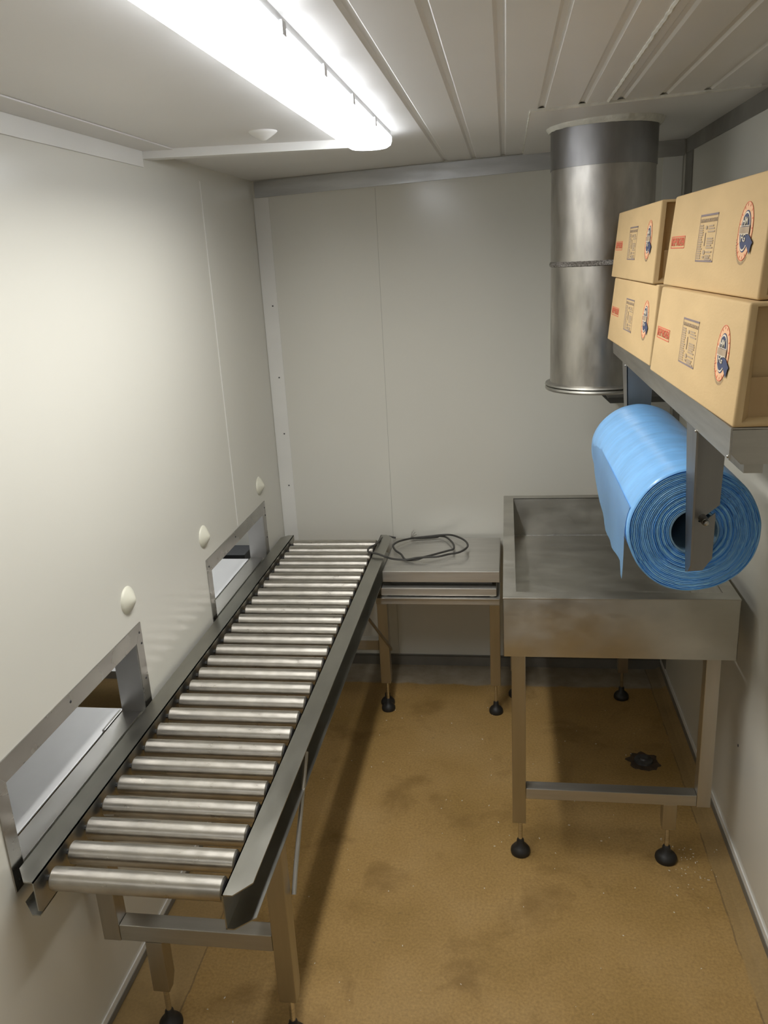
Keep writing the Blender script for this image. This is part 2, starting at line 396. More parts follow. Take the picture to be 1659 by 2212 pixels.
# ------------------------------------------------------------------ adjustable feet
def foot(root, leg, x, y, ztop, r=.028):
    q = B()
    lathe(q, [(.0, 0), (r*.93, 0), (r, .006), (r*.97, .014), (r*.72, .024), (r*.40, .031), (r*.36, .046), (r*.28, .050), (0, .050)], x, y, 0.0, 'z', 28)
    part('foot_pad', q, 'black', root, True, 50, sub=leg)
    q = B(); lathe(q, [(.0065, .045), (.0065, ztop-.004), (.010, ztop-.004), (.010, ztop)], x, y, 0, 'z', 14)
    part('threaded_stem', q, 'stem', root, True, 35, sub=leg)
def leg_bm(x0, x1, y0, y1, z0, z1, ch=.0):
    q = B()
    if ch: prism(q, [(y0, z1), (y1, z1), (y1, z0+ch*1.6), (y1-ch, z0), (y0, z0)], 'x', x0, x1, .0018)
    else: bx(q, x0, x1, y0, y1, z0, z1, .0018)
    return q

# ------------------------------------------------------------------ roller conveyor
ZR = .622
cv = thing('roller_conveyor', 'long stainless roller conveyor standing along the left wall under the hatches', 'conveyor', (-.70, 1.14, 0))
Y0, Y1 = 1.138, 3.128
def rail(side):
    t = bmesh.new(); th = .0025
    if side > 0: xi, xo = -.517, -.468
    else: xi, xo = -.885, -.9335
    s = 1 if side > 0 else -1
    zb = ZR-.078
    # web
    web = [(Y0, ZR), (Y1, ZR), (Y1, zb), (Y0+.0, zb)]
    q = B()
    wx = sorted((xi, xi+s*th))
    if side < 0: web = [(Y0, ZR), (Y1, ZR), (Y1, zb), (Y0+.012, zb), (Y0, zb+.012)]
    prism(q, web, 'x', wx[0], wx[1])
    ch = .018
    top = [(xi, Y0), (xi+s*.020, Y0), (xo, Y0+.034), (xo, Y1-.03), (xi+s*.024, Y1), (xi, Y1)]
    prism(q, top, 'z', ZR-th, ZR)
    bot = [(xi, Y0), (xi+s*.016, Y0), (xo, Y0+.03), (xo, Y1-.03), (xi+s*.024, Y1), (xi, Y1)]
    prism(q, bot, 'z', zb, zb+th)
    return part('side_rail', q, 'rail', cv)
rail(1); rail(-1)
def roller(y):
    q = B(); r = .0225; z = ZR-.0285; xa, xb = -.874, -.528
    lathe(q, [(r-.003, xa), (r, xa+.003), (r, xb-.003), (r-.003, xb)], 0, y, z, 'x', 40, caps=False)
    lathe(q, [(r-.003, xa+.0004), (0.0065, xa+.002)], 0, y, z, 'x', 24, caps=False)
    lathe(q, [(r-.003, xb-.0004), (0.0065, xb-.002)], 0, y, z, 'x', 24, caps=False)
    me = part('roller', q, 'roller', cv, True, 30)
    q = B(); lathe(q, [(.0055, -.886), (.0055, -.516)], 0, y, z, 'x', 6); lathe(q, [(r-.005, xa-.001), (r-.005, xa+.001)], 0, y, z, 'x', 24); lathe(q, [(r-.005, xb-.001), (r-.005, xb+.001)], 0, y, z, 'x', 24)
    part('roller_axle', q, 'rollerend', cv, True, 30, sub=me)
PIT = .0730
for i in range(27): roller(1.183+i*PIT)
# near frame
def cv_frame(y0, near):
    yy = y0+.040; dz = 0 if near else .018; xl0 = -.517 if near else -.501
    q = B(); bx(q, -.913, -.872, y0, yy, .263-dz, ZR-.079, .0018); part('leg', q, 'steelZ', cv)
    q = B(); bx(q, -.8715, xl0-.0005, y0+.0005, yy-.0005, .264-dz, .306-dz, .0018); part('crossbar', q, 'steelX', cv)
    xl0, xl1 = (-.517, -.476) if near else (-.501, -.462)
    l = part('leg', leg_bm(xl0, xl1, y0, yy, .122, ZR-.079 if near else .4635, .016), 'steelZ', cv)
    foot(cv, l, (xl0+xl1)/2, y0+.02, .125)
    l = part('leg', leg_bm(-.816, -.776, y0+.001, yy-.001, .122, .263-dz, .016), 'steelZ', cv)
    foot(cv, l, -.796, y0+.02, .125)
    if not near:
        q = B(); bx(q, -.501, -.4785, y0+.004, yy-.004, .4635, .543); part('bracket', q, 'steelZ', cv)
cv_frame(1.362, True)
cv_frame(2.836, False)
q = B(); tube(q, [(-.4675, 1.395, .392), (-.4690, 1.43, .43), (-.4725, 1.60, .60)][:2]+[(-.476, 1.62, .600)], .0055, 10); part('brace', q, 'steelZ', cv, True)
q = B(); tube(q, [(-.4505, 2.812, .262), (-.4505, 2.79, .285), (-.474, 2.50, .540)], .0055, 10); part('brace', q, 'ductd', cv, True)

# ------------------------------------------------------------------ small table beyond the conveyor
tb = thing('packing_table', 'low stainless side table between the conveyor and the sink', 'table', (-.25, 2.8, 0))
def tray(x0, x1, y0, y1, z0, z1, nm):
    q = B(); bx(q, x0, x1, y0, y1, z0, z1, .0022); part(nm, q, 'steelX', tb)
tray(-.4655, -.031, 2.795, 3.172, .550, .593, 'tabletop')
tray(-.474, -.043, 2.790, 3.150, .498, .528, 'tray')
q = B(); bx(q, -.44, -.06, 2.83, 3.12, .5285, .5495); part('platform_core', q, 'steel_shade', tb)
q = B()
bx(q, -.4945, -.032, 2.787, 2.822, .464, .4885, .0015); bx(q, -.476, -.032, 2.778, YB-.013, .4888, .4915); bx(q, -.476, -.032, 3.15, YB-.013, .464, .4885)
bx(q, -.067, -.032, 2.822, 3.15, .464, .4885); bx(q, -.476, -.450, 2.822, 3.15, .464, .4885)
for x in (-.46, -.06):
    for y in (2.81, 3.12): bx(q, x-.008, x+.008, y-.008, y+.008, .4915, .498)
part('table_frame', q, 'steelX', tb)
for x0 in (-.0705, -.4925):
    for y0 in (2.789,):
        l = part('leg', leg_bm(x0, x0+.0385, y0, y0+.038, .128, .4635, .014), 'steelZ', tb)
        foot(tb, l, x0+.019, y0+.024, .130, .027)

# ------------------------------------------------------------------ cable on the table
def cpt(zx, zy, z):
    return (zx, zy, z)
CAM_P = (0.15806, 1.27085, -0.05553); F_PX = 1759.0; HC = 1.70
def Rm():
    a, b_, c = CAM_P
    return Matrix.Rotation(a, 3, 'Z') @ Matrix.Rotation(b_, 3, 'X') @ Matrix.Rotation(c, 3, 'Z')
cable_pts = [  # measured loop on the table, x, y, z in metres
    (-0.4600, 3.1530, 0.6000),
    (-0.4890, 3.1530, 0.6060),
    (-0.5060, 3.1050, 0.6180),
    (-0.5110, 3.0270, 0.6300),
    (-0.5170, 2.9730, 0.6340),
    (-0.5350, 2.9550, 0.6300),
    (-0.5380, 2.9270, 0.6280),
    (-0.5250, 2.8920, 0.6320),
    (-0.4970, 2.8750, 0.6340),
    (-0.4650, 2.8630, 0.6280),
    (-0.4390, 2.8730, 0.6140),
    (-0.4070, 2.8840, 0.6060),
    (-0.3770, 2.8860, 0.6060),
    (-0.3460, 2.8860, 0.6120),
    (-0.3060, 2.8780, 0.6180),
    (-0.2620, 2.8740, 0.6220),
    (-0.2250, 2.8990, 0.6220),
    (-0.1880, 2.9180, 0.6220),
    (-0.1640, 2.9490, 0.6240),
    (-0.1550, 2.9900, 0.6240),
    (-0.1660, 3.0460, 0.6220),
    (-0.1920, 3.1010, 0.6180),
    (-0.2270, 3.1390, 0.6160),
    (-0.2660, 3.1470, 0.6140),
    (-0.3070, 3.1400, 0.6120),
    (-0.3540, 3.1310, 0.6100),
    (-0.3930, 3.1100, 0.6120),
    (-0.4290, 3.0640, 0.6180),
    (-0.4470, 3.0240, 0.6200),
    (-0.4490, 3.0010, 0.6160),
    (-0.4350, 2.9720, 0.6100),
    (-0.4110, 2.9420, 0.6060),
    (-0.3930, 2.9060, 0.6000),
    (-0.3690, 2.8930, 0.6000),
    (-0.3410, 2.8860, 0.6060),
    (-0.3190, 2.8940, 0.6120),
    (-0.2880, 2.9180, 0.6120),
    (-0.2560, 2.9450, 0.6120),
    (-0.2300, 2.9660, 0.6120),
    (-0.2100, 2.9810, 0.6140),
    (-0.2140, 3.0350, 0.6140),
    (-0.2320, 3.0930, 0.6120),
    (-0.2530, 3.1400, 0.6080),
    (-0.2790, 3.1620, 0.6040),
    (-0.2910, 3.1590, 0.6000),
    (-0.3320, 3.1530, 0.5990),
    (-0.3680, 3.1520, 0.5990),
    (-0.3960, 3.1550, 0.6000),
]
cb = thing('power_cable', 'loosely coiled dark grey cable lying on the small steel table', 'cable', (-.3, 3.0, .593))
q = B(); tube(q, catmull(cable_pts, 6), .0040, 10); part('cable_sheath', q, 'cable', cb, True, 60)
e = Vector(cable_pts[-1])
for k, (dx, dz, dy) in enumerate(((.010, .030, .01), (.018, .022, .005), (.024, .016, -.006), (.004, .024, .008))):
    q = B(); tube(q, catmull([e, e+Vector((dx*.4, dy*.3, dz*.5)), e+Vector((dx, dy, dz))], 5), .0013, 6); part('wire_strand', q, 'copper', cb, True)

# ------------------------------------------------------------------ sink
SX0, SX1, SY0, SY1, SZ0, SZ1 = -.015, .585, 2.010, 2.972, .6575, .829
sk = thing('steel_sink', 'large open stainless sink basin on a square-tube frame with black feet', 'sink', (.285, 2.4, 0))
q = B(); th = .003; rw = .035
# rim and skirt as a mitred sheet
def ringbox(bm, o, i, z0, z1):
    (ax0, ax1, ay0, ay1), (bx0, bx1, by0, by1) = o, i
    for pts in ([(ax0, ay0), (ax1, ay0), (bx1, by0), (bx0, by0)], [(ax1, ay0), (ax1, ay1), (bx1, by1), (bx1, by0)],
                [(ax1, ay1), (ax0, ay1), (bx0, by1), (bx1, by1)], [(ax0, ay1), (ax0, ay0), (bx0, by0), (bx0, by1)]):
        prism(bm, pts, 'z', z0, z1)
O_ = (SX0, SX1, SY0, SY1); I_ = (SX0+rw, SX1-rw, SY0+.044, SY1-rw)
ringbox(q, O_, I_, SZ1-.003, SZ1)
for a in ((SX0, SX1, SY0, SY0+th), (SX0, SX1, SY1-th, SY1), (SX0, SX0+th, SY0, SY1), (SX1-th, SX1, SY0, SY1)):
    bx(q, *a, SZ0, SZ1-.001, .0012)
tube(q, [(SX0, SY0+.002, SZ1-.0018), (SX1, SY0+.002, SZ1-.0018)], .0026, 8)
part('basin_skirt', q, 'sink', sk, True, 30)
q = B()
x0, x1, y0, y1 = I_; zb = .684
t2 = th
bx(q, x0-t2, x0, y0, y1, zb, SZ1-.001); bx(q, x1, x1+t2, y0, y1, zb, SZ1-.001)
bx(q, x0, x1, y0-t2, y0, zb-.02, SZ1-.001); bx(q, x0, x1, y1, y1+t2, zb-.004, SZ1-.001)
# floor of the basin: two folded planes meeting in a diagonal crease
def sheet(bm, P, th_=.002):
    t = bmesh.new(); V = [t.verts.new(p) for p in P]; W = [t.verts.new((p[0], p[1], p[2]-th_)) for p in P]
    n = len(P); t.faces.new(V); t.faces.new(W[::-1])
    for i in range(n): t.faces.new((V[i], W[i], W[(i+1) % n], V[(i+1) % n]))
    bmesh.ops.recalc_face_normals(t, faces=t.faces[:]); merge(bm, t)
c1 = (.225, y0, zb-.012); c2 = (.46, y0+.38, zb-.008)
sheet(q, [(x0, y0, zb-.008), c1, c2, (x1, y1, zb), (x0, y1, zb)])
sheet(q, [c1, (x1, y0, zb-.004), (x1, y1, zb), c2])
part('basin', q, 'sink', sk)
q = B(); pts = []
for i in range(60):
    xx = x0+(x1-x0)*i/59; pts.append((xx, y1-.003, zb+.001+random.uniform(-.0006, .0006)))
tube(q, pts, .0014, 6); part('weld_seam', q, 'shine', sk, True)
l = part('leg', leg_bm(.006, .044, 2.014, 2.052, .119, SZ0, 0), 'steelZ', sk); foot(sk, l, .0285, 2.036, .121, .029)
l = part('leg', leg_bm(.5115, .5485, 2.014, 2.052, .200, SZ0, 0), 'steelZ', sk)
l = part('leg', leg_bm(.424, .461, 2.016, 2.054, .119, .203, .012), 'steelZ', sk); foot(sk, l, .4435, 2.038, .121, .031)
l = part('leg', leg_bm(.006, .044, 2.925, 2.963, .119, SZ0, 0), 'steelZ', sk); foot(sk, l, .025, 2.944, .121, .029)
l = part('leg', leg_bm(.5115, .5485, 2.925, 2.963, .200, SZ0, 0), 'steelZ', sk)
l = part('leg', leg_bm(.418, .455, 2.927, 2.965, .119, .203, .012), 'steelZ', sk); foot(sk, l, .436, 2.946, .121, .029)
q = B(); bx(q, .0445, .511, 2.0145, 2.0515, .203, .237, .0018); part('crossbar', q, 'steelX', sk)
q = B(); bx(q, .0445, .511, 2.9255, 2.9625, .203, .237, .0018); part('crossbar', q, 'steelX', sk)

# ------------------------------------------------------------------ ventilation duct
DX, DY, DR = .281, 2.612, .1475
dc = thing('ventilation_duct', 'round stainless extraction duct hanging from the ceiling above the sink', 'duct', (DX, DY, 2.0))
q = B(); lathe(q, [(DR, 1.662), (DR, 1.925), (DR-.004, 1.925)], DX, DY, 0, 'z', 72, caps=False); part('upper_pipe', q, 'duct', dc, True)
q = B(); lathe(q, [(DR+.0025, 1.919), (DR+.0025, zc(DX)), (DR-.002, zc(DX)), (DR-.002, 1.919), (DR+.0025, 1.919)], DX, DY, 0, 'z', 72, caps=False)
slv = part('ceiling_sleeve', q, 'ductd', dc, True)
q = B(); lathe(q, [(DR-.001, 1.295), (DR-.001, 1.656)], DX, DY, 0, 'z', 72, caps=False); part('lower_pipe', q, 'duct', dc, True)
q = B()
lathe(q, [(DR-.003, 1.650), (DR+.002, 1.653), (DR+.0035, 1.659), (DR+.002, 1.665), (DR-.003, 1.668)], DX, DY, 0, 'z', 110, caps=False,
      jit=lambda a, h: .014*noise.noise(Vector((math.cos(a)*26, math.sin(a)*26, h*300))))
part('weld_seam', q, 'weld', dc, True)
q = B()
lathe(q, [(DR-.004, 1.286), (DR+.0125, 1.286), (DR+.0145, 1.291), (DR+.0125, 1.2965), (DR+.006, 1.2985), (DR+.0145, 1.301), (DR+.0125, 1.306), (DR-.001, 1.309), (DR-.004, 1.305), (DR-.004, 1.286)], DX, DY, 0, 'z', 72, caps=False)
part('bottom_flange', q, 'ductf', dc, True, 40)
q = B(); lathe(q, [(DR-.006, 1.30), (DR-.006, 2.02)], DX, DY, 0, 'z', 48, caps=False); part('inner_liner', q, 'steel_shade', dc, True)
q = B()
lathe(q, [(DR-.001, zc(DX)-.016), (DR+.006, zc(DX)-.019), (DR+.014, zc(DX)-.010), (DR+.020, zc(DX)+.004)], DX, DY, 0, 'z', 120, caps=False,
      jit=lambda a, h: .03*noise.noise(Vector((math.cos(a)*9, math.sin(a)*9, h*80)))+.006*math.sin(a*23))
part('foam_seal', q, 'foam', dc, True)
for (a, z, r) in ((-1.63, 1.985, .006), (-1.2, 1.455, .004)):
    q = B(); lathe(q, [(r, 0), (r, .001), (0, .0015)], 0, 0, 0, 'z', 14)
    q.transform(Matrix.Translation((DX+(DR+.002)*math.cos(a), DY+(DR+.002)*math.sin(a), z)) @ Matrix.Rotation(a, 4, 'Z') @ Matrix.Rotation(PI/2, 4, 'Y'))
    part('rivet', q, 'ductd', dc, True)

# ------------------------------------------------------------------ ceiling light
LX = -.358; ly0, ly1 = .84, 2.405
cl = thing('ceiling_light', 'long white strip light with rounded ends glowing under the ceiling', 'light', (LX, 1.5, 2.0))
def stadium(bm, w, ya, yb, prof):
    """prof: (half width factor, z) rings of a round-ended bar"""
    t = bmesh.new(); rings = []
    for f, z in prof:
        ring = []; hw = w*f; n = 14
        for k in range(n+1):
            a = PI*k/n; ring.append(t.verts.new((LX+hw*math.cos(a), yb-w+hw*math.sin(a), z)))
        for k in range(n+1):
            a = PI+PI*k/n; ring.append(t.verts.new((LX+hw*math.cos(a), ya+w+hw*math.sin(a), z)))
        rings.append(ring)
    for A, Bq in zip(rings, rings[1:]):
        for i in range(len(A)): t.faces.new((A[i], A[(i+1) % len(A)], Bq[(i+1) % len(A)], Bq[i]))
    t.faces.new(rings[0]); t.faces.new(rings[-1]); bmesh.ops.recalc_face_normals(t, faces=t.faces[:]); merge(bm, t)
q = B(); stadium(q, .058, ly0, ly1, [(1., 2.026), (1., 2.011)]); part('housing', q, 'housing', cl)
q = B(); stadium(q, .0605, ly0, ly1, [(1., 2.012), (1., 2.002), (.94, 1.992), (.80, 1.987), (.5, 1.985)]); part('diffuser', q, 'lens', cl, True)
for cy in (.95, 1.22, 1.49, 1.76, 2.05):
    for s in (-1, 1):
        q = B(); bx(q, LX+s*.0620-.002, LX+s*.0620+.002, cy-.010, cy+.010, 1.998, 2.016, .0008); part('clip', q, 'housing', cl)

def led(name, x, y0, y1, z, w, watts, col, spread):
    l = bpy.data.lights.new(name, 'AREA'); l.shape = 'RECTANGLE'; l.size = w; l.size_y = y1-y0; l.energy = watts; l.color = col; l.spread = math.radians(spread)
    o = bpy.data.objects.new(name, l); C.objects.link(o); o.location = (x, (y0+y1)/2, z); return o
led('strip_lamp', LX, ly0+.06, ly1-.06, 1.9835, .06, 9.6, (1.0, .975, .92), 164)
# invented fill light behind the viewpoint, added for brightness and reflections
cl_fill = thing('ceiling_light', 'added unseen fill light behind the viewpoint', 'light', (LX, -.9, 2.0))
q = B(); bx(q, LX-.06, LX+.06, -1.75, -.45, 1.996, 2.024, .004); part('housing', q, 'housing', cl_fill)
q = B(); bx(q, LX-.057, LX+.057, -1.75, -.45, 1.967, 1.998, .012); part('diffuser', q, 'lens', cl_fill)
led('added_rear_fill', LX, -1.7, -.5, 1.9655, .06, 3., (1.0, .97, .90), 175)  # area light of the added rear fill
# ------------------------------------------------------------------ shelf with roll brackets
SHX = .292; SZT = 1.4640; SY_0, SY_1 = 1.112, 2.36
sh = thing('wall_shelf', 'stainless wall shelf on the right wall carrying four cardboard cartons', 'shelf', (.46, 1.7, 1.42))
q = B()
bx(q, SHX, XR-.001, SY_0, SY_1, SZT-.0025, SZT, .0008)
part('shelf_plate', q, 'steelY', sh)
q = B(); prism(q, [(SY_0, SZT-.001), (SY_1, SZT-.001), (SY_1, SZT-.030), (SY_1-.012, SZT-.044), (SY_0, SZT-.044)], 'x', SHX, SHX+.0025, .0006); part('front_lip', q, 'steelY', sh)
q = B(); prism(q, [(SHX+.0026, SZT-.003), (XR-.002, SZT-.003), (XR-.002, SZT-.050), (SHX+.016, SZT-.050), (SHX+.0026, SZT-.036)], 'y', SY_0, SY_0+.0025, .0006); part('end_lip', q, 'steelX', sh)
q = B(); prism(q, [(SHX+.0026, SZT-.003), (XR-.002, SZT-.003), (XR-.002, SZT-.046), (SHX+.0026, SZT-.046)], 'y', SY_1-.0025, SY_1); part('end_lip', q, 'steelX', sh)
q = B(); bx(q, .313, .338, SY_0+.004, SY_0+.12, SZT-.0635, SZT-.010, .001); part('support_block', q, 'steelX', sh)
def bracket(yw, s):
    """angle bracket: wide plate facing along y at yw, side flange reaching s*.074 from it"""
    q = B()
    pl = [(.293, 1.418), (.357, 1.418), (.353, 1.276), (.3195, 1.248), (.3215, 1.2455), (.328, 1.2455), (.3465, 1.262), (.3475, 1.255), (.3465, 1.180), (.332, 1.158), (.304, 1.156)]
    prism(q, pl, 'y', *sorted((yw, yw+.0028)))
    a, c = (yw-.074, yw-.036) if s < 0 else (yw+.074, yw+.036)
    # side flange leans slightly inward at the bottom
    t = bmesh.new()
    P = [(.292, yw, 1.42), (.292, a, 1.42), (.303, c, 1.180), (.303, (c+yw)/2, 1.163), (.303, yw, 1.160)]
    V = [t.verts.new(p) for p in P]; W = [t.verts.new((p[0]+.003, p[1], p[2])) for p in P]; n = len(P)
    t.faces.new(V); t.faces.new(W)
    for i in range(n): t.faces.new((V[i], V[(i+1) % n], W[(i+1) % n], W[i]))
    bmesh.ops.recalc_face_normals(t, faces=t.faces[:]); merge(q, t)
    part('roll_bracket', q, 'bracketm', sh)
bracket(1.377, -1); bracket(2.085, 1)
for (x, y, z) in ((.2915, 1.306, 1.419), (.2915, 2.10, 1.418), (.2915, 1.114, 1.425)):
    q = B(); bmesh.ops.create_icosphere(q, subdivisions=2, radius=.0024, matrix=Matrix.Translation((x, y, z))); part('weld_spot', q, 'stem', sh, True)
# spindle
b = B(); lathe(b, [(.0065, 1.352), (.007, 1.354), (.007, 2.125), (.0065, 2.127)], .3265, 0, 1.2535, 'y', 16)
bmesh.ops.create_icosphere(b, subdivisions=2, radius=.006, matrix=Matrix.Translation((.3265, 1.351, 1.2535)))
sp = obj('spindle', b, 'steelY', None, True); setorigin(sp, (.3265, 1.74, 1.2535)); tag(sp, 'thin steel rod through the blue roll, resting in both bracket slots', 'rod')

# ------------------------------------------------------------------ blue roll
RX, RZ, RR, RC, RY0, RY1 = .3190, 1.2225, .1125, .0385, 1.398, 2.035
rl = thing('plastic_roll', 'large roll of blue plastic film hanging below the shelf', 'roll', (RX, RY0, RZ))
def lump(a, h): return .03*noise.noise(Vector((math.cos(a)*1.3, math.sin(a)*1.3, h*1.5+4)))+.0035*noise.noise(Vector((math.cos(a)*5, math.sin(a)*5, h*9)))
q = B()
prof = [(RR-.004, RY0+.0005), (RR-.001, RY0+.002), (RR, RY0+.006)]+[(RR, RY0+.006+(RY1-RY0-.012)*i/30) for i in range(1, 31)]+[(RR-.002, RY1-.002), (RR-.01, RY1)]
def lump2(a, h):
    # fine draw wrinkles running round the roll
    w = .0045*noise.noise(Vector((math.cos(a-.5*h)*3, math.sin(a-.5*h)*3, h*26)))
    return lump(a, h)+w
lathe(q, prof, RX, 0, RZ, 'y', 110, caps=False, jit=lump2)
part('outer_wrap', q, 'film', rl, True, 60)
q = B(); pr_ = []
n = 46
for i in range(n+1):
    r = RC+.0015+(RR-.0035-RC-.0015)*i/n
    pr_.append((r, RY0+(.0034 if i % 2 else -.0004)+.0012*noise.noise(Vector((i*.7, 2, 1)))))
lathe(q, pr_, RX, 0, RZ, 'y', 96, caps=False, jit=lambda a, h: lump(a, RY0)+.018*noise.noise(Vector((math.cos(a)*2.2, math.sin(a)*2.2, h*0+9))))
part('film_layers', q, 'layers', rl, True, 20)
q = B(); lathe(q, [(RC+.002, RY1-.0005), (RR-.012, RY1-.001)], RX, 0, RZ, 'y', 64, caps=False); part('film_layers', q, 'layers', rl, True)
q = B(); lathe(q, [(RC, RY0-.002), (RC+.0028, RY0-.002), (RC+.0028, RY1+.001), (RC, RY1+.001), (RC, RY0-.002)], RX, 0, RZ, 'y', 48, caps=False); part('core_tube', q, 'core', rl, True)
# loose tail
q = B(); t = bmesh.new()
ny, nz_ = 26, 10; G = []
def tail_bot(y):
    P = [(1.415, 1.126), (1.455, 1.124), (1.462, 1.145), (1.56, 1.136), (1.66, 1.130), (1.74, 1.148), (1.84, 1.172), (1.93, 1.208), (2.02, 1.235)]
    for (ya, za), (yb_, zb_) in zip(P, P[1:]):
        if y <= yb_: return za+(zb_-za)*(y-ya)/(yb_-ya)
    return P[-1][1]
for i in range(ny+1):
    y = 1.415+(2.02-1.415)*i/ny; zb_ = tail_bot(y); row = []
    for j in range(nz_+1):
        s = j/nz_; z = 1.262+(zb_-1.262)*s
        x = RX-(RR+.0012)+(.0035*noise.noise(Vector((y*14, z*10, 3))))*s - .002*s
        dz = z-RZ
        if dz > 0: x = RX-math.sqrt(max(0, (RR+.001)**2-dz*dz))
        row.append(t.verts.new((x, y, z)))
    G.append(row)
for i in range(ny):
    for j in range(nz_): t.faces.new((G[i][j], G[i+1][j], G[i+1][j+1], G[i][j+1]))
r_ = bmesh.ops.solidify(t, geom=t.faces[:], thickness=.0008)
bmesh.ops.recalc_face_normals(t, faces=t.faces[:]); merge(q, t)
part('loose_tail', q, 'filmflap', rl, True, 60)

# ------------------------------------------------------------------ cartons
BL_, BH_, BW_, LEAN = .5677, .1588, .285, .0135
def text_bm(s, size, w=None):
    cu = bpy.data.curves.new('_f', 'FONT'); cu.body = s; cu.size = size; cu.align_x = 'CENTER'; cu.align_y = 'CENTER'; cu.resolution_u = 2
    cu.offset = size*.018
    o = bpy.data.objects.new('_f', cu); C.objects.link(o)
    bpy.context.view_layer.update()
    me = bpy.data.meshes.new_from_object(o.evaluated_get(bpy.context.evaluated_depsgraph_get()))
    q = bmesh.new(); q.from_mesh(me)
    bpy.data.objects.remove(o); bpy.data.curves.remove(cu); bpy.data.meshes.remove(me)
    if w:
        xs_ = [v.co.x for v in q.verts]; cur = max(xs_)-min(xs_)
        bmesh.ops.scale(q, vec=(w/cur, 1, 1), verts=q.verts[:])
    return q
def face_place(bm, s, h, off=.0006, ang=0):
    """put a bm lying in its own XY plane on the carton's printed face; s along the box, h up the face"""
    lean = math.atan2(LEAN, BH_)
    X = Vector((0, -1, 0)); Y = Vector((math.sin(lean), 0, math.cos(lean))); Z = X.cross(Y)
    R = Matrix((X, Y, Z)).transposed().to_4x4()
    bm.transform(Matrix.Translation(Vector((0, s, 0))+Y*h+Z*off) @ R @ Matrix.Rotation(ang, 4, 'Z'))
def flat(bm, pts, z=0):
    bm.faces.new([bm.verts.new((x, y, z)) for x, y in pts])
def rect(bm, x0, y0, x1, y1, z=0): flat(bm, [(x0, y0), (x1, y0), (x1, y1), (x0, y1)], z)
def ell(bm, rx, ry, cx=0, cy=0, z=0, n=40, a0=0, a1=2*PI):
    flat(bm, [(cx+rx*math.cos(a0+(a1-a0)*k/n), cy+ry*math.sin(a0+(a1-a0)*k/n)) for k in range(n)], z)
def thick(bm, d=.0003):
    r = bmesh.ops.extrude_face_region(bm, geom=bm.faces[:])
    bmesh.ops.translate(bm, vec=(0, 0, d), verts=[v for v in r['geom'] if isinstance(v, bmesh.types.BMVert)])
    bmesh.ops.recalc_face_normals(bm, faces=bm.faces[:])
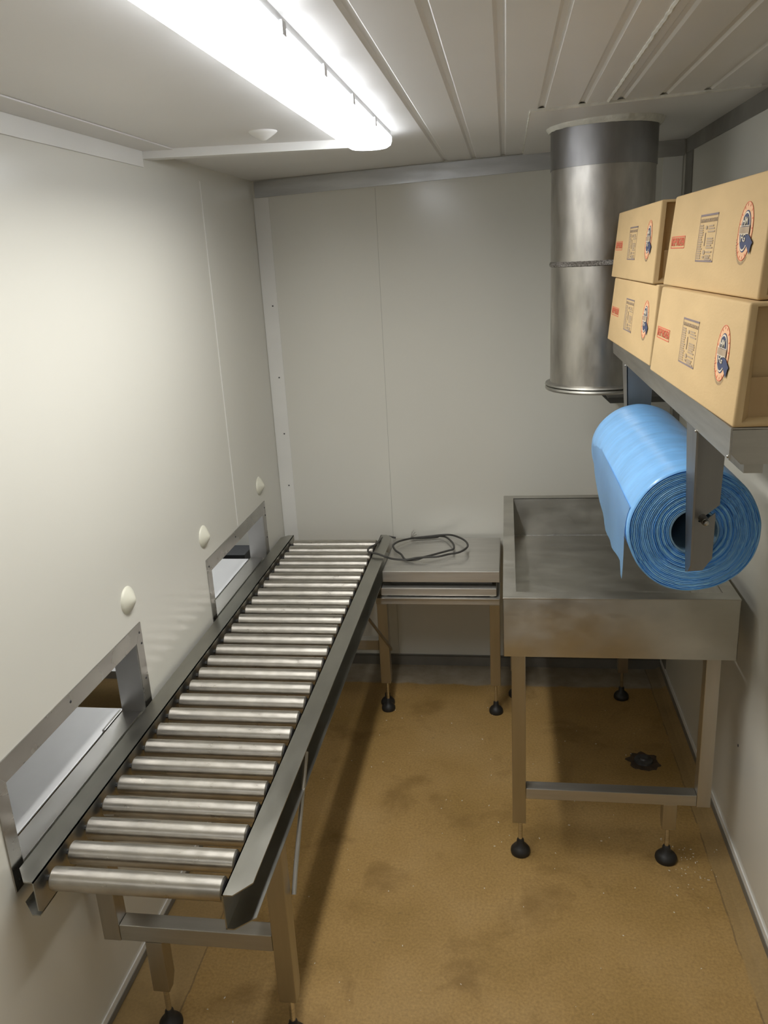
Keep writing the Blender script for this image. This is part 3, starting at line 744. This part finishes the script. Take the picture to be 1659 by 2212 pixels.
def make_carton(name):
    r = thing(name, 'x', 'carton')
    wall = .004; L_, H_, W_ = BL_, BH_, BW_
    tn_, tf_ = .0084, .0164
    # body
    t = bmesh.new()
    V = [t.verts.new(p) for p in ((0, 0, 0), (W_, 0, 0), (W_, L_, 0), (0, L_, 0), (LEAN, tn_, H_), (W_-.008, tn_, H_), (W_-.008, L_-tf_, H_), (LEAN, L_-tf_, H_))]
    for f in ((0, 1, 2, 3), (4, 5, 6, 7), (1, 2, 6, 5), (2, 3, 7, 6), (3, 0, 4, 7)): t.faces.new([V[k] for k in f])
    # near end: framed recess showing the tucked end panel
    fr = .010; rec = .020
    ins = [(.012, .0015, .006), (W_-.012, .0015, .006), (W_-.018, tn_, H_-.005), (LEAN+.010, tn_, H_-.005)]
    deep = [(.022, rec*.55, .012), (W_-.022, rec*.55, .012), (W_-.024, rec+tn_, H_-.007), (LEAN+.012, rec+tn_, H_-.007)]
    I = [t.verts.new(p) for p in ins]; D = [t.verts.new(p) for p in deep]; Oo = [V[0], V[1], V[5], V[4]]
    for k in range(4):
        t.faces.new((Oo[k], Oo[(k+1) % 4], I[(k+1) % 4], I[k])); t.faces.new((I[k], I[(k+1) % 4], D[(k+1) % 4], D[k]))
    t.faces.new(D)
    bmesh.ops.recalc_face_normals(t, faces=t.faces[:])
    es = [e_ for e_ in t.edges if {v.index for v in e_.verts} <= set(range(8))]
    t.verts.index_update()
    es = [e_ for e_ in t.edges if all(v in V for v in e_.verts)]
    bmesh.ops.bevel(t, geom=es, offset=.0035, segments=3, affect='EDGES', profile=.5)
    q = B(); merge(q, t); obj('carton_body', q, 'card', r, True, 40)
    q = B(); bx(q, .020, W_-.021, .0105, .0125, .0125, .012+.052); obj('end_flap', q, 'cardin', r)
    # stamp: KEEP FROZEN in a red box
    stamp = None
    q = B(); rect(q, -.052, -.0105, .052, -.0090); rect(q, -.052, .0090, .052, .0105); rect(q, -.052, -.0105, -.0505, .0105); rect(q, .0505, -.0105, .052, .0105)
    thick(q); t = text_bm('KEEP FROZEN', .019, .096); thick(t); merge(q, t)
    face_place(q, .486, .0775); stamp = obj('frozen_stamp', q, 'inkr', r)
    # instruction panel
    q = B(); rect(q, -.052, .0335, .052, .0365); rect(q, -.052, -.0365, .052, -.0340); rect(q, -.052, -.0365, -.0512, .0365); rect(q, .0512, -.0365, .052, .0365)
    thick(q); face_place(q, .290, .0815); pn = obj('instruction_panel', q, 'inkn', r)
    q = B(); t = text_bm('SAFE HANDLING INSTRUCTIONS', .0078, .096); bmesh.ops.translate(t, vec=(0, .0265, 0), verts=t.verts[:]); merge(q, t)
    rng = random.Random(3)
    for k in range(15):
        w = rng.uniform(.018, .026); y = .0195-k*.0036; rect(q, -.048, y-.0011, -.048+w, y+.0011)
    for y in [.018, .014, .0095, -.001, -.0045, -.008, -.0115, -.015, -.0215, -.027, -.030, -.0325]:
        w = rng.uniform(.026, .040); rect(q, .004, y-.0011, .004+w, y+.0011)
    rect(q, -.012, -.012, -.008, .008); ell(q, .006, .0035, -.006, -.022); ell(q, .005, .003, -.008, .016); rect(q, -.012, -.031, -.002, -.0275)
    for v in q.verts: v.co.z = 0
    thick(q); face_place(q, .290, .0815); obj('fine_print', q, 'inkg', pn)
    # badge
    bs, bh = .093, .0865
    bd = None
    q = B(); ell(q, .0310, .0385); thick(q); face_place(q, bs, bh, .0003); bd = obj('badge', q, 'inko', r)
    q = B()
    for rr in (1.0,):
        for k in range(60):
            a0, a1 = 2*PI*k/60, 2*PI*(k+1)/60
            flat(q, [(.0302*math.cos(a0), .0377*math.sin(a0)), (.0310*math.cos(a0), .0385*math.sin(a0)), (.0310*math.cos(a1), .0385*math.sin(a1)), (.0302*math.cos(a1), .0377*math.sin(a1))])
    for k in range(16):
        a = 2*PI*k/16+.1; c_, s_ = math.cos(a), math.sin(a); p, d = Vector((.026*c_, .033*s_)), Vector((-s_, c_))*.0005
        p2 = Vector((.0295*c_, .0365*s_)); flat(q, [tuple(p+d), tuple(p-d), tuple(p2-d), tuple(p2+d)])
    thick(q); face_place(q, bs, bh, .0007); obj('badge_rim', q, 'inkr', bd)
    q = B(); ell(q, .0215, .0275); thick(q); face_place(q, bs, bh, .0007); obj('badge_ring', q, 'inkb', bd)
    q = B(); ell(q, .0200, .0258); thick(q); face_place(q, bs, bh, .0011); obj('badge_ring', q, 'inkw', bd)
    q = B(); ell(q, .0180, .0235); thick(q); face_place(q, bs, bh, .0015); obj('badge_centre', q, 'inkb', bd)
    q = B(); rect(q, -.0215, -.0050, .0215, .0050); thick(q); face_place(q, bs, bh+.001, .0019); obj('badge_band', q, 'inkg', bd)
    q = B(); t = text_bm('HM', .0155, .021); bmesh.ops.translate(t, vec=(0, .0115, 0), verts=t.verts[:]); merge(q, t)
    t = text_bm('FG', .0150, .020); bmesh.ops.translate(t, vec=(0, -.0100, 0), verts=t.verts[:]); merge(q, t)
    rect(q, -.0215, .0058, .0215, .0066); rect(q, -.0215, -.0046, .0215, -.0038)
    for v in q.verts: v.co.z = 0
    thick(q); face_place(q, bs, bh+.001, .0023); obj('badge_letters', q, 'inkw', bd)
    q = B(); flat(q, [(.0150, -.004), (.0255, -.0060), (.0425, -.0150), (.0385, -.0185), (.0350, -.0300), (.0180, -.0185), (.0105, -.0170)]); thick(q); face_place(q, bs, bh, .0019); obj('badge_ribbon', q, 'inkb', bd)
    q = B()
    for k in range(22):
        a = PI*(1.08+.62*k/21); c_, s_ = math.cos(a), math.sin(a); w = .0006
        p = Vector((.0325*c_, .0405*s_)); p2 = Vector((.0355*c_, .0440*s_)); d = Vector((-s_, c_))*w
        flat(q, [tuple(p+d), tuple(p-d), tuple(p2-d), tuple(p2+d)])
    thick(q); face_place(q, bs, bh, .0007); obj('badge_lettering', q, 'inkg', bd)
    return r
def copy_tree(o, parent=None):
    c = o.copy(); C.objects.link(c); c.parent = parent
    for ch in list(o.children): copy_tree(ch, c)
    return c
proto = make_carton('carton')
ZS = SZT+.0006
spots = [
    ((.2925, 1.1087, ZS), .0233, 'cardboard carton at the near end of the shelf, lower of its stack'),
    ((.2860, 1.7280, ZS), .030, 'cardboard carton at the far end of the shelf by the duct, lower of its stack'),
    ((.2900, 1.7560, ZS+BH_+.0012), .021, 'cardboard carton by the duct, resting on top of the far lower carton'),
    ((.3190, 1.1379, ZS+BH_+.0012), .0299, 'cardboard carton on top of the near stack, closest to the ceiling and camera'),
]
for i, (loc, a, lab) in enumerate(spots):
    o = proto if i == 0 else copy_tree(proto)
    o.location = loc; o.rotation_euler = (0, 0, a)
    o['label'] = lab; o['category'] = 'carton'; o['group'] = 'printed cartons on the wall shelf'

# ------------------------------------------------------------------ back corner shelf, the duct's shade put into its steel colour
t = thing('corner_shelf', 'steel shelf end coloured as shaded in the back right corner behind the duct', 'shelf', (.47, 3.0, 1.16))
q = B(); bx(q, .345, XR-.002, 2.87, YB-.008, 1.203, 1.206); part('shelf_plate', q, 'steel_shade', t)
q = B(); prism(q, [(.325, 1.206), (XR-.006, 1.206), (XR-.006, 1.166), (.3655, 1.166)][:4], 'y', 2.985, 2.988); part('end_lip', q, 'steel_shade', t)

# ------------------------------------------------------------------ caps, drain, flecks
def cap(loc, axis, label, r=.0355):
    q = B(); lathe(q, [(r, 0), (r, .0015), (r*.86, .006), (r*.5, .014), (r*.2, .0205), (0, .0225)], 0, 0, 0, 'z', 32)
    if axis == 'x': q.transform(Matrix.Rotation(PI/2, 4, 'Y'))
    else: q.transform(Matrix.Rotation(PI, 4, 'X'))
    o = obj('dome_cap', q, 'cap' if axis == 'x' else 'trimw', None, True, 50); o.location = loc
    tag(o, label, 'cap', 'conical bolt covers')
cap((XL, 1.769, .920), 'x', 'cream conical cap on the left wall above the near hatch')
cap((XL, 2.306, .902), 'x', 'cream conical cap just left of the far hatch corner')
cap((XL, 2.915, .897), 'x', 'cream conical cap above the far hatch near the back corner')
cap((-.590, 2.135, zc(-.59)), 'z', 'white conical cap on the ceiling left of the strip light')
t = thing('floor_drain', 'dark round metal plug in a chipped hole in the floor under the sink', 'drain', (.456, 2.52, 0))
q = B(); lathe(q, [(.052, .0004), (.044, .0016), (0, .0016)], .456, 2.52, 0, 'z', 40, jit=lambda a, h: .35*noise.noise(Vector((math.cos(a)*2.5, math.sin(a)*2.5, 1)))); part('chipped_rim', q, 'pit', t)
q = B(); lathe(q, [(.032, .0015), (.030, .008), (.016, .011), (.013, .016), (0, .017)], .456, 2.522, 0, 'z', 28); part('plug', q, 'drain', t, True)
b = B(); rng = random.Random(11)
for k in range(150):
    if k < 45: x, y = rng.gauss(.50, .035), rng.gauss(2.03, .08)
    else: x, y = rng.uniform(-.75, .56), rng.uniform(1.2, 2.9)
    if x > .6: continue
    s = rng.uniform(.0008, .0022); a = rng.uniform(0, PI)
    t_ = bmesh.new(); bmesh.ops.create_cube(t_, size=1)
    t_.transform(Matrix.Translation((x, y, .0008)) @ Matrix.Rotation(a, 4, 'Z') @ Matrix.Diagonal((s*rng.uniform(1, 3), s, .0012, 1))); merge(b, t_)
o = obj('floor_flecks', b, 'chip'); tag(o, 'tiny white flecks of debris scattered on the tan floor', 'debris', kind='stuff')

b = B(); bmesh.ops.create_icosphere(b, subdivisions=2, radius=.0035, matrix=Matrix.Translation((XR-.001, 2.076, .362)) @ Matrix.Diagonal((.5, 1, 1.3, 1)))
o = obj('wall_screw', b, 'drain', None, True); setorigin(o, (XR-.001, 2.076, .362)); tag(o, 'small dark screw head on the right wall, right of the sink legs', 'screw')
for i, (x, z, lab) in enumerate(((-.905, 1.55, 'small screw head, uppermost on the white corner strip of the back wall'), (-.905, 1.27, 'small screw head on the back left corner strip, second from the top'), (-.905, 1.04, 'small screw head on the back left corner strip, third from the top'), (-.905, .82, 'small screw head on the back left corner strip, lowest above the conveyor end'))):
    b = B(); lathe(b, [(.003, 0), (.003, -.0008), (.001, -.0015)], x, YB-.003, z, 'y', 10) if False else lathe(b, [(.0035, YB-.0020), (.0030, YB-.0040), (.001, YB-.0046)], x, 0, z, 'y', 10)
    o = obj('corner_screw', b, 'drain', None, True); setorigin(o, (x, YB-.004, z)); tag(o, lab, 'screw', 'screws in the back left corner strip')

# ------------------------------------------------------------------ world, camera, view
w = bpy.data.worlds.new('W'); sc.world = w; w.use_nodes = True
w.node_tree.nodes['Background'].inputs[0].default_value = (.5, .5, .5, 1); w.node_tree.nodes['Background'].inputs[1].default_value = .02
cam = bpy.data.cameras.new('camera'); co = bpy.data.objects.new('camera', cam); C.objects.link(co)
co.matrix_world = Matrix.Translation((0, 0, HC)) @ Rm().to_4x4()
cam.sensor_fit = 'VERTICAL'; cam.sensor_height = 24; cam.lens = 24*F_PX/2212; cam.clip_start = .02
sc.camera = co
vs = sc.view_settings; vs.view_transform = 'Standard'; vs.look = 'None'; vs.gamma = 1; vs.use_curve_mapping = False
vs.exposure = 0.31
